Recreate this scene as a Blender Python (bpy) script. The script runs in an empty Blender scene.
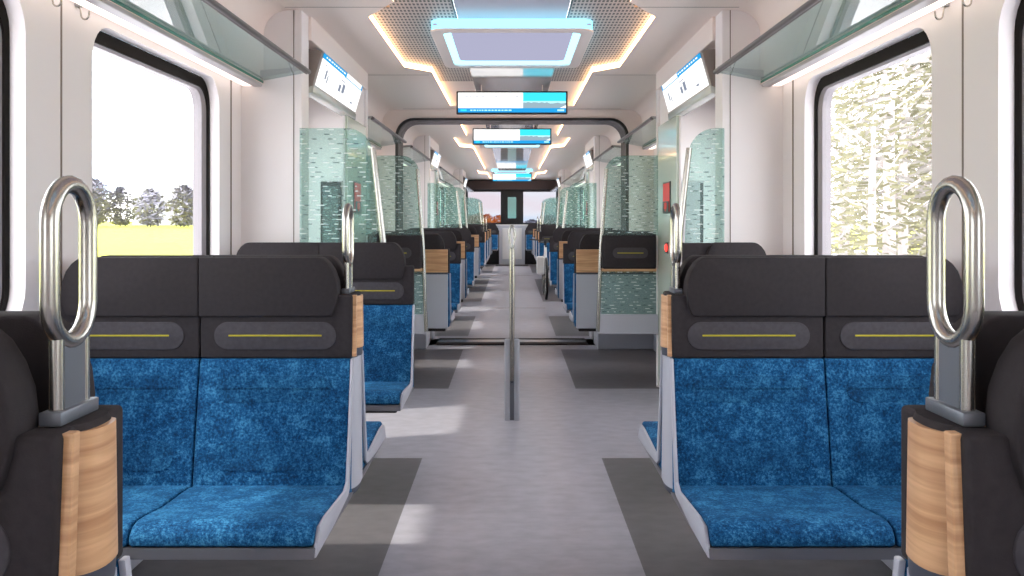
import bpy, bmesh, math, random
from mathutils import Vector, Matrix
random.seed(7)
C = bpy.context.scene.collection
PI = math.pi
H = 1.28           # eye height
# ------------------------------------------------------------------ materials
def new_mat(name):
    m = bpy.data.materials.new(name); m.use_nodes = True
    nt = m.node_tree; nt.nodes.clear()
    out = nt.nodes.new('ShaderNodeOutputMaterial')
    return m, nt, out
def N(nt, t, **k):
    n = nt.nodes.new(t)
    for a, v in k.items():
        if a in n.inputs: n.inputs[a].default_value = v
        else: setattr(n, a, v)
    return n
def L(nt, a, b): nt.links.new(a, b)
def c4(c): return (c[0], c[1], c[2], 1)
def lin(r, g, b):
    f = lambda v: (v/255/12.92) if v/255 <= .04045 else ((v/255+.055)/1.055)**2.4
    return (f(r), f(g), f(b))
def mat(name, col, rough=.5, metal=0, spec=.5, noise=0, nscale=8, bump=0, bscale=200, stretch=(1,1,1), coat=0):
    m, nt, out = new_mat(name)
    p = N(nt, 'ShaderNodeBsdfPrincipled'); L(nt, p.outputs[0], out.inputs[0])
    p.inputs['Base Color'].default_value = c4(col); p.inputs['Roughness'].default_value = rough
    p.inputs['Metallic'].default_value = metal; p.inputs['Specular IOR Level'].default_value = spec
    p.inputs['Coat Weight'].default_value = coat
    tc = N(nt, 'ShaderNodeTexCoord'); mp = N(nt, 'ShaderNodeMapping'); mp.inputs['Scale'].default_value = stretch
    L(nt, tc.outputs['Object'], mp.inputs[0])
    if noise:
        n = N(nt, 'ShaderNodeTexNoise'); n.inputs['Scale'].default_value = nscale; n.inputs['Detail'].default_value = 6
        L(nt, mp.outputs[0], n.inputs['Vector'])
        r = N(nt, 'ShaderNodeValToRGB'); L(nt, n.outputs[0], r.inputs[0])
        r.color_ramp.elements[0].position = .3; r.color_ramp.elements[1].position = .7
        r.color_ramp.elements[0].color = c4([v*(1-noise) for v in col]); r.color_ramp.elements[1].color = c4([min(1, v*(1+noise)) for v in col])
        L(nt, r.outputs[0], p.inputs['Base Color'])
    if bump:
        n2 = N(nt, 'ShaderNodeTexNoise'); n2.inputs['Scale'].default_value = bscale; n2.inputs['Detail'].default_value = 2
        L(nt, mp.outputs[0], n2.inputs['Vector'])
        b = N(nt, 'ShaderNodeBump'); b.inputs['Strength'].default_value = bump; b.inputs['Distance'].default_value = .002
        L(nt, n2.outputs[0], b.inputs['Height']); L(nt, b.outputs[0], p.inputs['Normal'])
    return m
def emit(name, col, s):
    m, nt, out = new_mat(name); e = N(nt, 'ShaderNodeEmission'); e.inputs[0].default_value = c4(col); e.inputs[1].default_value = s
    L(nt, e.outputs[0], out.inputs[0]); return m
def velvet(name, dark, mid, light, s=1):
    m, nt, out = new_mat(name); p = N(nt, 'ShaderNodeBsdfPrincipled'); L(nt, p.outputs[0], out.inputs[0])
    p.inputs['Roughness'].default_value = .85; p.inputs['Specular IOR Level'].default_value = .2
    p.inputs['Sheen Weight'].default_value = .35; p.inputs['Sheen Roughness'].default_value = .4
    p.inputs['Sheen Tint'].default_value = c4(light)
    tc = N(nt, 'ShaderNodeTexCoord')
    a = N(nt, 'ShaderNodeTexNoise'); a.inputs['Scale'].default_value = 19*s; a.inputs['Detail'].default_value = 8; a.inputs['Roughness'].default_value = .75
    b = N(nt, 'ShaderNodeTexNoise'); b.inputs['Scale'].default_value = 130*s; b.inputs['Detail'].default_value = 4; b.inputs['Roughness'].default_value = .8
    L(nt, tc.outputs['Object'], a.inputs['Vector']); L(nt, tc.outputs['Object'], b.inputs['Vector'])
    mx = N(nt, 'ShaderNodeMix'); mx.data_type = 'FLOAT'; mx.inputs[0].default_value = .55
    L(nt, a.outputs[0], mx.inputs[2]); L(nt, b.outputs[0], mx.inputs[3])
    r = N(nt, 'ShaderNodeValToRGB'); L(nt, mx.outputs[0], r.inputs[0]); e = r.color_ramp.elements
    e[0].position = .40; e[0].color = c4(dark); e[1].position = .61; e[1].color = c4(light)
    q = r.color_ramp.elements.new(.5); q.color = c4(mid)
    L(nt, r.outputs[0], p.inputs['Base Color'])
    bp = N(nt, 'ShaderNodeBump'); bp.inputs['Strength'].default_value = .35; bp.inputs['Distance'].default_value = .003
    L(nt, b.outputs[0], bp.inputs['Height']); L(nt, bp.outputs[0], p.inputs['Normal'])
    return m
def wood_mat(name):
    m, nt, out = new_mat(name); p = N(nt, 'ShaderNodeBsdfPrincipled'); L(nt, p.outputs[0], out.inputs[0])
    p.inputs['Roughness'].default_value = .4
    tc = N(nt, 'ShaderNodeTexCoord'); mp = N(nt, 'ShaderNodeMapping'); mp.inputs['Scale'].default_value = (2.5, 2.5, 55)
    n = N(nt, 'ShaderNodeTexNoise'); n.inputs['Scale'].default_value = 1.6; n.inputs['Detail'].default_value = 5; n.inputs['Distortion'].default_value = .6
    L(nt, tc.outputs['Object'], mp.inputs[0]); L(nt, mp.outputs[0], n.inputs['Vector'])
    r = N(nt, 'ShaderNodeValToRGB'); L(nt, n.outputs[0], r.inputs[0]); e = r.color_ramp.elements
    e[0].position = .25; e[0].color = c4(lin(176, 128, 88)); e[1].position = .7; e[1].color = c4(lin(224, 180, 136))
    L(nt, r.outputs[0], p.inputs['Base Color']); return m
def glass_mat(name, tint, gloss=.12, dashes=0, opac=0):
    """thin architectural glass; optional printed dash pattern in object space (x,z)"""
    m, nt, out = new_mat(name)
    tr = N(nt, 'ShaderNodeBsdfTransparent'); tr.inputs[0].default_value = c4(tint)
    gl = N(nt, 'ShaderNodeBsdfGlossy'); gl.inputs['Roughness'].default_value = .03
    fr = N(nt, 'ShaderNodeLayerWeight'); fr.inputs[0].default_value = gloss
    geo = N(nt, 'ShaderNodeNewGeometry'); inv = N(nt, 'ShaderNodeMath', operation='SUBTRACT'); inv.inputs[0].default_value = 1; L(nt, geo.outputs['Backfacing'], inv.inputs[1])
    fm = N(nt, 'ShaderNodeMath', operation='MULTIPLY'); L(nt, fr.outputs['Fresnel'], fm.inputs[0]); L(nt, inv.outputs[0], fm.inputs[1])
    mx = N(nt, 'ShaderNodeMixShader'); L(nt, fm.outputs[0], mx.inputs[0]); L(nt, tr.outputs[0], mx.inputs[1]); L(nt, gl.outputs[0], mx.inputs[2])
    last = mx
    if opac:
        d = N(nt, 'ShaderNodeBsdfDiffuse'); d.inputs[0].default_value = c4(lin(172, 204, 200))
        m2 = N(nt, 'ShaderNodeMixShader'); om = N(nt, 'ShaderNodeMath', operation='MULTIPLY'); L(nt, inv.outputs[0], om.inputs[0]); om.inputs[1].default_value = opac; L(nt, om.outputs[0], m2.inputs[0]); L(nt, last.outputs[0], m2.inputs[1]); L(nt, d.outputs[0], m2.inputs[2]); last = m2
    if dashes:
        tc = N(nt, 'ShaderNodeTexCoord'); 
        def layer(sx, sz, thr, off, col):
            nonlocal last
            mp = N(nt, 'ShaderNodeMapping'); mp.inputs['Scale'].default_value = (sx, 0, sz); mp.inputs['Location'].default_value = (off, 0, off*.7)
            L(nt, tc.outputs['Object'], mp.inputs[0])
            # rows: snap z, jitter x per row
            sp = N(nt, 'ShaderNodeSeparateXYZ'); L(nt, mp.outputs[0], sp.inputs[0])
            fl = N(nt, 'ShaderNodeMath', operation='FLOOR'); L(nt, sp.outputs[2], fl.inputs[0])
            fz = N(nt, 'ShaderNodeMath', operation='FRACT'); L(nt, sp.outputs[2], fz.inputs[0])
            mu = N(nt, 'ShaderNodeMath', operation='MULTIPLY'); L(nt, fl.outputs[0], mu.inputs[0]); mu.inputs[1].default_value = 5.37
            ad = N(nt, 'ShaderNodeMath', operation='ADD'); L(nt, mu.outputs[0], ad.inputs[0]); L(nt, sp.outputs[0], ad.inputs[1])
            n = N(nt, 'ShaderNodeTexNoise', noise_dimensions='1D'); n.inputs['Scale'].default_value = 1; n.inputs['Detail'].default_value = 0
            L(nt, ad.outputs[0], n.inputs['W'])
            g = N(nt, 'ShaderNodeMath', operation='GREATER_THAN'); L(nt, n.outputs[0], g.inputs[0]); g.inputs[1].default_value = thr
            l = N(nt, 'ShaderNodeMath', operation='LESS_THAN'); L(nt, fz.outputs[0], l.inputs[0]); l.inputs[1].default_value = .2
            a = N(nt, 'ShaderNodeMath', operation='MULTIPLY'); L(nt, g.outputs[0], a.inputs[0]); L(nt, l.outputs[0], a.inputs[1])
            a2 = N(nt, 'ShaderNodeMath', operation='MULTIPLY'); L(nt, a.outputs[0], a2.inputs[0]); a2.inputs[1].default_value = .6
            d = N(nt, 'ShaderNodeBsdfDiffuse'); d.inputs[0].default_value = c4(col)
            m3 = N(nt, 'ShaderNodeMixShader'); L(nt, a2.outputs[0], m3.inputs[0]); L(nt, last.outputs[0], m3.inputs[1]); L(nt, d.outputs[0], m3.inputs[2]); last = m3
        layer(20, 40, .58, 0, (.9, .95, .93)); layer(24, 40, .63, 11.4, (.10, .15, .15))
    L(nt, last.outputs[0], out.inputs[0]); return m
def perforated(name, base):
    m, nt, out = new_mat(name); p = N(nt, 'ShaderNodeBsdfPrincipled'); L(nt, p.outputs[0], out.inputs[0]); p.inputs['Roughness'].default_value = .45
    tc = N(nt, 'ShaderNodeTexCoord'); sp = N(nt, 'ShaderNodeSeparateXYZ'); L(nt, tc.outputs['Object'], sp.inputs[0])
    sq = []
    for k, per in ((0, .0215), (1, .072)):
        d = N(nt, 'ShaderNodeMath', operation='DIVIDE'); L(nt, sp.outputs[k], d.inputs[0]); d.inputs[1].default_value = per
        f = N(nt, 'ShaderNodeMath', operation='FRACT'); L(nt, d.outputs[0], f.inputs[0])
        s = N(nt, 'ShaderNodeMath', operation='SUBTRACT'); L(nt, f.outputs[0], s.inputs[0]); s.inputs[1].default_value = .5
        a = N(nt, 'ShaderNodeMath', operation='ABSOLUTE'); L(nt, s.outputs[0], a.inputs[0])
        g = N(nt, 'ShaderNodeMath', operation='LESS_THAN'); L(nt, a.outputs[0], g.inputs[0]); g.inputs[1].default_value = .29
        sq.append(g)
    mu = N(nt, 'ShaderNodeMath', operation='MULTIPLY'); L(nt, sq[0].outputs[0], mu.inputs[0]); L(nt, sq[1].outputs[0], mu.inputs[1])
    mx = N(nt, 'ShaderNodeMix'); mx.data_type = 'RGBA'; L(nt, mu.outputs[0], mx.inputs[0]); mx.inputs[6].default_value = c4(base); mx.inputs[7].default_value = (.035, .04, .05, 1)
    L(nt, mx.outputs[2], p.inputs['Base Color']); return m

M = {}
M['wall'] = mat('wall_paint', lin(232, 226, 227), .45)
M['ceil'] = mat('ceiling_paint', lin(236, 221, 212), .4)
M['part'] = mat('partition_paint', lin(234, 228, 227), .4)
M['seam'] = mat('seam', lin(125, 112, 104), .7)
M['floor'] = mat('floor_light', lin(162, 160, 169), .33, noise=.12, nscale=9, stretch=(1.1, 1.8, 1), spec=.45)
M['floord'] = mat('floor_dark', lin(102, 99, 102), .38, noise=.12, nscale=9, stretch=(1.1, 1.8, 1), spec=.4)
M['rubber'] = mat('rubber', lin(40, 34, 32), .55)
M['gasket'] = mat('gasket', lin(22, 18, 17), .8, spec=.2)
M['winframe'] = mat('window_inner_frame', lin(140, 134, 138), .5)
M['greyframe'] = mat('grey_frame', lin(176, 172, 174), .4)
M['black'] = mat('black_plastic', lin(24, 24, 27), .35)
M['char'] = mat('charcoal_fabric', lin(52, 48, 50), .9, spec=.2, noise=.14, nscale=60, bump=.3, bscale=500)
M['charhead'] = mat('charcoal_headrest', lin(50, 46, 48), .85, spec=.2, noise=.1, nscale=70, bump=.25, bscale=600)
M['pad'] = mat('grey_pad', lin(70, 67, 71), .85, spec=.2, noise=.1, nscale=80)
M['yellow'] = mat('yellow_stitch', lin(170, 160, 30), .7)
M['blue'] = velvet('blue_velvet', lin(3, 42, 76), lin(10, 74, 120), lin(62, 130, 172))
M['bluepad'] = velvet('blue_velvet_dark', lin(3, 42, 74), lin(10, 70, 114), lin(52, 118, 158))
M['shell'] = mat('grey_shell', lin(178, 180, 190), .35)
M['frame'] = mat('grey_metal', lin(112, 112, 118), .35, metal=.6)
M['collar'] = mat('dark_collar', lin(66, 70, 82), .5)
M['wood'] = wood_mat('light_oak')
M['steel'] = mat('steel', lin(176, 173, 167), .27, metal=1)
M['steelsat'] = mat('steel_satin', lin(190, 190, 190), .32, metal=1)
M['darksteel'] = mat('dark_steel', lin(112, 116, 124), .4, metal=.45)
M['postgrey'] = mat('post_grey', lin(172, 174, 182), .35, metal=.25)
M['rod'] = mat('rod', lin(104, 97, 99), .35, metal=.4)
M['glass'] = glass_mat('window_glass', (.98, .99, .98), .06)
M['tint'] = glass_mat('tinted_glass', (.36, .37, .39), .06)
M['cabglass'] = glass_mat('cab_glass', lin(120, 140, 138), .06)
M['rack'] = glass_mat('rack_glass', lin(216, 232, 233), .5, opac=.12)
M['screenglass'] = glass_mat('screen_glass', lin(222, 238, 234), .10, dashes=1, opac=.2)
M['edgeglass'] = mat('glass_edge', lin(70, 128, 112), .2)
M['led'] = emit('led_warm', (1, .58, .30), 6.5)
M['strip'] = emit('strip_light', (1, .84, .75), 1.7)
M['cyan'] = emit('cyan_light', (.24, .76, 1), 2.0)
M['cyan2'] = emit('cyan_inner', (.30, .80, 1), 2.2)
M['diff'] = emit('diffuser', (.60, .60, .82), .6)
M['lampbody'] = mat('lamp_body', lin(214, 204, 200), .4)
M['lavender'] = mat('centre_strip', lin(176, 168, 182), .3)
M['perf'] = perforated('perforated', lin(196, 186, 180))
M['gloss'] = mat('gloss_strip', lin(204, 190, 184), .10, coat=.5)
M['red'] = mat('red', lin(250, 34, 30), .35)
M['redlight'] = emit('red_light', (1, .05, .04), 2.2)
M['white'] = mat('white_plastic', lin(236, 236, 236), .4)
M['house'] = mat('housing', lin(128, 118, 112), .4)
M['housel'] = mat('housing_light', lin(196, 200, 196), .2, metal=.3)
M['s_white'] = emit('scr_white', (1, 1, 1), 1.15)
M['s_grey'] = emit('scr_grey', (.55, .56, .62), 1)
M['s_dark'] = emit('scr_dark', (.22, .25, .32), 1)
M['s_blue'] = emit('scr_blue', (.02, .33, .72), 1)
M['s_cyan'] = emit('scr_cyan', (.05, .72, .95), 1)
M['s_pale'] = emit('scr_pale', (.5, .93, 1), 1)
M['s_hill'] = emit('scr_hill', (.28, .40, .47), 1)
M['green'] = mat('pale_green_panel', lin(202, 212, 198), .18, coat=.3)
M['bellow'] = mat('bellows', lin(140, 134, 136), .6, noise=.3, nscale=10)
M['brown'] = mat('brown_panel', lin(66, 48, 44), .5)
M['console'] = mat('console', lin(200, 204, 214), .4)
M['mat_'] = mat('mat_dark', lin(84, 82, 86), .8)
# ------------------------------------------------------------------ mesh helpers
def B(): return bmesh.new()
def box(bm, x0, x1, y0, y1, z0, z1, bev=0, mi=0, seg=2):
    t = bmesh.new(); bmesh.ops.create_cube(t, size=1)
    for v in t.verts:
        v.co = Vector((x0+(v.co.x+.5)*(x1-x0), y0+(v.co.y+.5)*(y1-y0), z0+(v.co.z+.5)*(z1-z0)))
    if bev: bmesh.ops.bevel(t, geom=t.edges[:], offset=min(bev, .48*min(abs(x1-x0), abs(y1-y0), abs(z1-z0))), segments=seg, affect='EDGES', profile=.5)
    merge(bm, t, mi)
def merge(bm, t, mi=0):
    for f in t.faces: f.material_index = mi
    me = bpy.data.meshes.new('tmp'); t.to_mesh(me); t.free(); bm.from_mesh(me); bpy.data.meshes.remove(me)
def prism(bm, pts, axis, a0, a1, bev=0, mi=0, seg=2):
    """pts 2-D polygon; axis 'x': pts=(y,z); 'y': pts=(x,z); 'z': pts=(x,y)"""
    t = bmesh.new()
    def co(p, a): return {'x': (a, p[0], p[1]), 'y': (p[0], a, p[1]), 'z': (p[0], p[1], a)}[axis]
    A = [t.verts.new(co(p, a0)) for p in pts]; Bv = [t.verts.new(co(p, a1)) for p in pts]
    t.faces.new(A); t.faces.new(Bv[::-1]); n = len(pts)
    for i in range(n): t.faces.new((A[i], Bv[i], Bv[(i+1) % n], A[(i+1) % n]))
    bmesh.ops.recalc_face_normals(t, faces=t.faces[:])
    if bev:
        caps = [e for e in t.edges if any(len(f.verts) == n for f in e.link_faces) and len(e.link_faces) == 2]
        es = caps if n > 6 else t.edges[:]
        bmesh.ops.bevel(t, geom=es, offset=bev, segments=seg, affect='EDGES', profile=.5)
    merge(bm, t, mi)
def quad(bm, pts, mi=0):
    f = bm.faces.new([bm.verts.new(p) for p in pts]); f.material_index = mi; return f
def tube(bm, path, r, seg=12, closed=False, mi=0, sx=1):
    P = [Vector(p) for p in path]; n = len(P); rings = []; up = None
    rr = r if isinstance(r, (list, tuple)) else [r]*n
    for i, p in enumerate(P):
        if closed: d = (P[(i+1) % n]-P[i-1])
        else: d = P[min(i+1, n-1)]-P[max(i-1, 0)]
        d.normalize()
        if up is None:
            up = Vector((1, 0, 0)) if abs(d.x) < .9 else Vector((0, 0, 1))
        u = (up-d*up.dot(d)).normalized(); v = d.cross(u); up = u
        rings.append([bm.verts.new(p+(u*math.cos(a)*sx+v*math.sin(a))*rr[i]) for a in [2*PI*k/seg for k in range(seg)]])
    m = n if closed else n-1
    for i in range(m):
        a, b = rings[i], rings[(i+1) % n]
        for k in range(seg):
            f = bm.faces.new((a[k], a[(k+1) % seg], b[(k+1) % seg], b[k])); f.smooth = True; f.material_index = mi
    if not closed:
        for rg in (rings[0][::-1], rings[-1]):
            f = bm.faces.new(rg); f.material_index = mi
def rrect(a0, a1, b0, b1, r, seg=6):
    """rounded rect loop (ccw) as list; corners order (a1,b1),(a0,b1),(a0,b0),(a1,b0)"""
    out = []
    for (ca, cb, s) in ((a1-r, b1-r, 0), (a0+r, b1-r, 1), (a0+r, b0+r, 2), (a1-r, b0+r, 3)):
        for k in range(seg+1):
            t = (s+k/seg)*PI/2; out.append((ca+r*math.cos(t), cb+r*math.sin(t)))
    return out
def hole_panel(bm, mp, A0, A1, B0, B1, loop, mi=0, seg=6):
    """planar panel with rounded-rect hole; mp maps (a,b)->3d"""
    V = [bm.verts.new(mp(*p)) for p in loop]
    cs = [bm.verts.new(mp(*p)) for p in ((A1, B1), (A0, B1), (A0, B0), (A1, B0))]
    k = seg+1
    for c in range(4):
        for i in range(seg):
            f = bm.faces.new((cs[c], V[c*k+i], V[c*k+i+1])); f.material_index = mi
        nx = (c+1) % 4
        f = bm.faces.new((cs[c], V[c*k+seg], V[nx*k], cs[nx])); f.material_index = mi
    return V
def ring(bm, l0, m0, l1, m1, mi=0, smooth=False):
    n = len(l0); a = [bm.verts.new(m0(*p)) for p in l0]; b = [bm.verts.new(m1(*p)) for p in l1]
    for i in range(n):
        f = bm.faces.new((a[i], a[(i+1) % n], b[(i+1) % n], b[i])); f.material_index = mi; f.smooth = smooth
def make(name, bm, mats, parent=None, loc=None, smooth=None, norm=True):
    if norm: bmesh.ops.recalc_face_normals(bm, faces=bm.faces[:])
    me = bpy.data.meshes.new(name); bm.to_mesh(me); bm.free()
    for m in (mats if isinstance(mats, (list, tuple)) else [mats]): me.materials.append(M[m] if isinstance(m, str) else m)
    o = bpy.data.objects.new(name, me); C.objects.link(o)
    if smooth is not None:
        me.shade_smooth()
        me.set_sharp_from_angle(angle=math.radians(smooth))
    if parent: o.parent = parent
    if loc: o.location = loc
    return o
def tag(o, label, cat, group=None, kind=None):
    if label: o['label'] = label
    if cat: o['category'] = cat
    if group: o['group'] = group
    if kind: o['kind'] = kind
    return o
def empty(name, loc=(0, 0, 0), rz=0):
    o = bpy.data.objects.new(name, None); C.objects.link(o); o.location = loc; o.rotation_euler = (0, 0, rz); o.empty_display_size = .1; return o
def struct(name, bm, mats, label=None, **k):
    o = make(name, bm, mats, **k); o['kind'] = 'structure'
    if label: o['label'] = label
    return o
def copy_tree(o, parent=None):
    c = o.copy(); C.objects.link(c); c.parent = parent
    for ch in list(o.children): copy_tree(ch, c)
    return c
# ------------------------------------------------------------------ layout
WX = 1.44; CZ = 2.39; TZ = 2.43
WINS = [(-2.2, -.25), (.95, 2.605), (3.02, 4.33), (7.2, 8.6), (9.9, 11.3), (13.9, 15.2), (15.6, 17.2), (17.7, 19.2), (21.4, 23.9)]
VEST = [(4.68, 5.9, 6.72), (11.71, 12.75, 13.25), (19.6, 20.5, 20.95)]     # partition front, pillar front, pillar end
Y0, YE = -3.0, 24.9
# floor
bm = B()
ys = [(Y0, .2, 0), (.2, 4.713, 1), (4.713, 6.64, 0), (6.64, 8.64, 1), (8.64, 9.63, 0), (9.63, 11.6, 1), (11.6, 13.64, 0), (13.64, 18.8, 1), (18.8, 21, 0), (21, 24.3, 1), (24.3, YE+.6, 0)]
for a, b, d in ys:
    for x0, x1, e in ((-1.5, -.48, d), (-.48, .48, 0), (.48, 1.5, d)):
        quad(bm, [(x0, a, 0), (x1, a, 0), (x1, b, 0), (x0, b, 0)], e)
quad(bm, [(-1.5, Y0, -.06), (-1.5, YE+.6, -.06), (1.5, YE+.6, -.06), (1.5, Y0, -.06)], 0)
struct('floor', bm, ['floor', 'floord'], 'grey speckled train floor with darker rectangles under the seats', norm=False)
# gangway sill bars across the floor
bm = B(); box(bm, -.77, .77, 8.93, 9.05, 0, .018, .006); box(bm, -.77, .77, 9.30, 9.36, 0, .014, .004)
struct('trim_1', bm, 'rubber', 'black sill bars across the floor at the gangway joint')
bm = B(); box(bm, -.77, .77, 9.05, 9.30, .0, .008, 0); struct('trim_2', bm, 'steelsat', 'metal gangway plate between black sill bars')
bm = B(); box(bm, -.48, .48, 12.64, 12.66, 0, .002); box(bm, -.48, .48, 19.9, 19.93, 0, .002); struct('trim_3', bm, 'seam', 'thin seams across the far aisle floor')

def side(s):
    nm = 'left' if s < 0 else 'right'
    # wall sheet with window holes + reveals
    bm = B(); mp = lambda a, b: (s*WX, a, b)
    edges = [Y0]
    for i, (a, b) in enumerate(WINS):
        nxt = (b+WINS[i+1][0])/2 if i+1 < len(WINS) else YE
        edges.append(nxt)
    # vestibule gaps get doors
    for i, (a, b) in enumerate(WINS):
        e0, e1 = edges[i], edges[i+1]
        zt = 1.962; loop = rrect(a, b, .95, zt, .13)
        # restrict wall bay to saloon areas
        for v0, v1, v2 in VEST:
            if e0 < v0+.1 < e1 and a > v0: e0 = v2-.05
            if e0 < v0 < e1 and b < v0: e1 = v0+.05
            if e0 < v2 and e0 > v0 and a > v0: e0 = v2-.05
        hole_panel(bm, mp, e0, e1, 0, 2.0, loop)
        ring(bm, loop, mp, loop, lambda p, q: (s*1.49, p, q), smooth=True)
    struct('wall_'+nm, bm, 'wall', f'white {nm} side wall panels around the train windows', norm=False)
    # upper wall, ledge and cove
    bm = B()
    prof = [(WX+.02, 1.995), (1.32, 1.995), (1.32, 2.26)] + [(1.19+.13*math.cos(t*PI/16), 2.26+.13*math.sin(t*PI/16)) for t in range(1, 9)]
    for (a, b) in ((Y0, 4.70), (6.70, 8.95), (9.38, 11.73), (13.23, 19.62), (20.93, YE)):
        for i in range(len(prof)-1):
            p, q = prof[i], prof[i+1]
            f = quad(bm, [(s*p[0], a, p[1]), (s*q[0], a, q[1]), (s*q[0], b, q[1]), (s*p[0], b, p[1])]); f.smooth = i > 1
    bmesh.ops.remove_doubles(bm, verts=bm.verts[:], dist=1e-5)
    struct('wall_'+nm, bm, 'ceil', f'curved {nm} upper wall cove above the windows', smooth=35)
    # vestibules
    for vi, (v0, v1, v2) in enumerate(VEST):
        bm = B()
        box(bm, *sorted((s*(1.117 if vi == 0 else 1.10), s*1.5)), v0, v0+.16, 0, CZ+.02, .006)
        struct('wall_'+nm, bm, 'part', f'white partition wall in front of the {["near", "second", "far"][vi]} {nm} doorway')
        bm = B()
        box(bm, *sorted((s*1.10, s*1.5)), v0+.15, v2, 2.26, CZ+.02, .004)
        struct('wall_'+nm, bm, 'ceil', f'header panel above the {["near", "second", "far"][vi]} {nm} doorway')
        bm = B()
        box(bm, *sorted((s*1.125, s*1.5)), v1, v2, 0, 2.262, .01, 0); box(bm, *sorted((s*1.108, s*1.13)), v1+.03, v2-.03, .02, 1.98, .004, 1)
        box(bm, *sorted((s*1.10, s*1.14)), v2-.035, v2+.005, 0, 2.27, .01, 0)
        struct('wall_'+nm, bm, ['part', 'green'], f'door pillar with pale green glass cladding on the {nm}, {["near", "second", "far"][vi]}')
        # door leaf
        bm = B(); mp2 = lambda a, b: (s*1.43, a, b)
        loop = rrect(v0+.3, v1-.14, .75, 1.85, .08); hole_panel(bm, mp2, v0+.16, v1, 0, 2.26, loop)
        ring(bm, loop, mp2, loop, lambda p, q: (s*1.47, p, q))
        d = struct(f'door_{vi*2+(1 if s < 0 else 2)}', bm, 'part', f'white sliding door leaf in the {["near", "second", "far"][vi]} {nm} doorway')
        bm = B(); box(bm, *sorted((s*1.455, s*1.463)), v0+.25, v1-.09, .70, 1.9); make('door_glass', bm, 'glass', d)
        bm = B(); tube(bm, [(s*1.40, v0+.24, .8), (s*1.385, v0+.24, .85), (s*1.385, v0+.24, 1.25), (s*1.40, v0+.24, 1.3)], .012); make('door_handle', bm, 'steel', d, smooth=40)
    # baseboard
    bm = B()
    for a, b in ((Y0, 4.6), (6.73, 8.6), (9.7, 11.7), (13.26, 19.59), (20.96, 24.5)): box(bm, *sorted((s*1.38, s*1.45)), a, b, 0, .16, .008)
    struct('baseboard_'+nm, bm, 'shell', f'grey heater skirting along the {nm} wall')
    # plinths beside gangway
    bm = B(); box(bm, *sorted((s*.84, s*1.44)), 8.64, 9.04, .0, .17, .012); box(bm, *sorted((s*.84, s*1.44)), 9.32, 9.62, .0, .17, .012)
    struct('trim_'+str(4 if s < 0 else 5), bm, 'shell', f'low grey plinth beside the gangway on the {nm}')
    # seams
    bm = B()
    for y in (2.81,): box(bm, *sorted((s*1.438, s*1.445)), y-.004, y+.004, .16, 1.99)
    box(bm, *sorted((s*1.435, s*1.445)), 4.50, 4.508, .16, 1.99)
    for v0, v1, v2 in VEST: box(bm, *sorted((s*1.158, s*1.163)), v0-.0015, v0+.02, 0, CZ)
    struct('trim_'+str(6 if s < 0 else 7), bm, 'seam', f'thin joints between the {nm} wall panels')
    for wi, (a, b) in enumerate(WINS):
        w = None
        bm = B()
        o1 = rrect(a+.002, b-.002, .952, 1.960, .128); i1 = rrect(a+.022, b-.022, .97, 1.912, .106); i2 = rrect(a+.05, b-.055, .985, 1.904, .09)
        X = lambda d: (lambda p, q: (s*d, p, q))
        ring(bm, o1, X(1.486), i1, X(1.489), 0); ring(bm, i1, X(1.489), i1, X(1.497), 0)
        ring(bm, i1, X(1.497), i2, X(1.508), 1); ring(bm, i2, X(1.508), i2, X(1.55), 1); ring(bm, i2, X(1.55), o1, X(1.55), 1); ring(bm, o1, X(1.55), o1, X(1.486), 0)
        w = struct(f'window_{wi*2+(1 if s < 0 else 2)}', bm, ['gasket', 'winframe'], f'rounded train window with dark rubber seal in the {nm} wall, number {wi+1} along', smooth=30)
        w['label'] = f'rounded window with dark seal, {["behind the viewer", "nearest, cut by the frame edge", "beside the front seat row", "between near doorway and gangway", "just past the gangway", "past the second doorway", "mid second carriage", "before the far doorway", "beside the last seats"][wi]}, {nm} wall'
        bm = B(); box(bm, *sorted((s*1.513, s*1.519)), a+.04, b-.045, .975, 1.912); make('window_pane', bm, 'glass', w)
for s in (-1, 1): side(s)
# ceiling -----------------------------------------------------------
EDGE = [(Y0, .605), (-.9, .605), (-.7, .787), (.9, .787), (1.1, .605), (4.50, .605), (4.835, .787), (6.43, .787), (6.645, .605), (8.64, .605),
        (9.75, .605), (11.75, .605), (12.06, .80), (13.5, .80), (13.75, .605), (19.8, .605), (20.1, .80), (21.5, .80), (21.7, .605), (24.3, .605)]
seg1 = EDGE[:10]; seg2 = EDGE[10:]
bm = B()
for seg, ya, yb in ((seg1, Y0, 8.95), (seg2, 9.38, YE)):
    for s in (-1, 1):
        for (p, q) in zip(seg, seg[1:]):
            quad(bm, [(s*p[1], p[0], CZ), (s*1.2, p[0], CZ), (s*1.2, q[0], CZ), (s*q[1], q[0], CZ)])
    quad(bm, [(-1.2, seg[-1][0], CZ), (1.2, seg[-1][0], CZ), (1.2, yb, CZ), (-1.2, yb, CZ)])
    if seg[0][0] > ya: quad(bm, [(-1.2, ya, CZ), (1.2, ya, CZ), (1.2, seg[0][0], CZ), (-1.2, seg[0][0], CZ)])
    # tray ends and top
    for e in (seg[0], seg[-1]): quad(bm, [(-e[1], e[0], CZ), (e[1], e[0], CZ), (e[1], e[0], TZ+.03), (-e[1], e[0], TZ+.03)])
struct('ceiling', bm, 'ceil', 'beige train ceiling panels either side of the lit centre tray')
bm = B()
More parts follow.
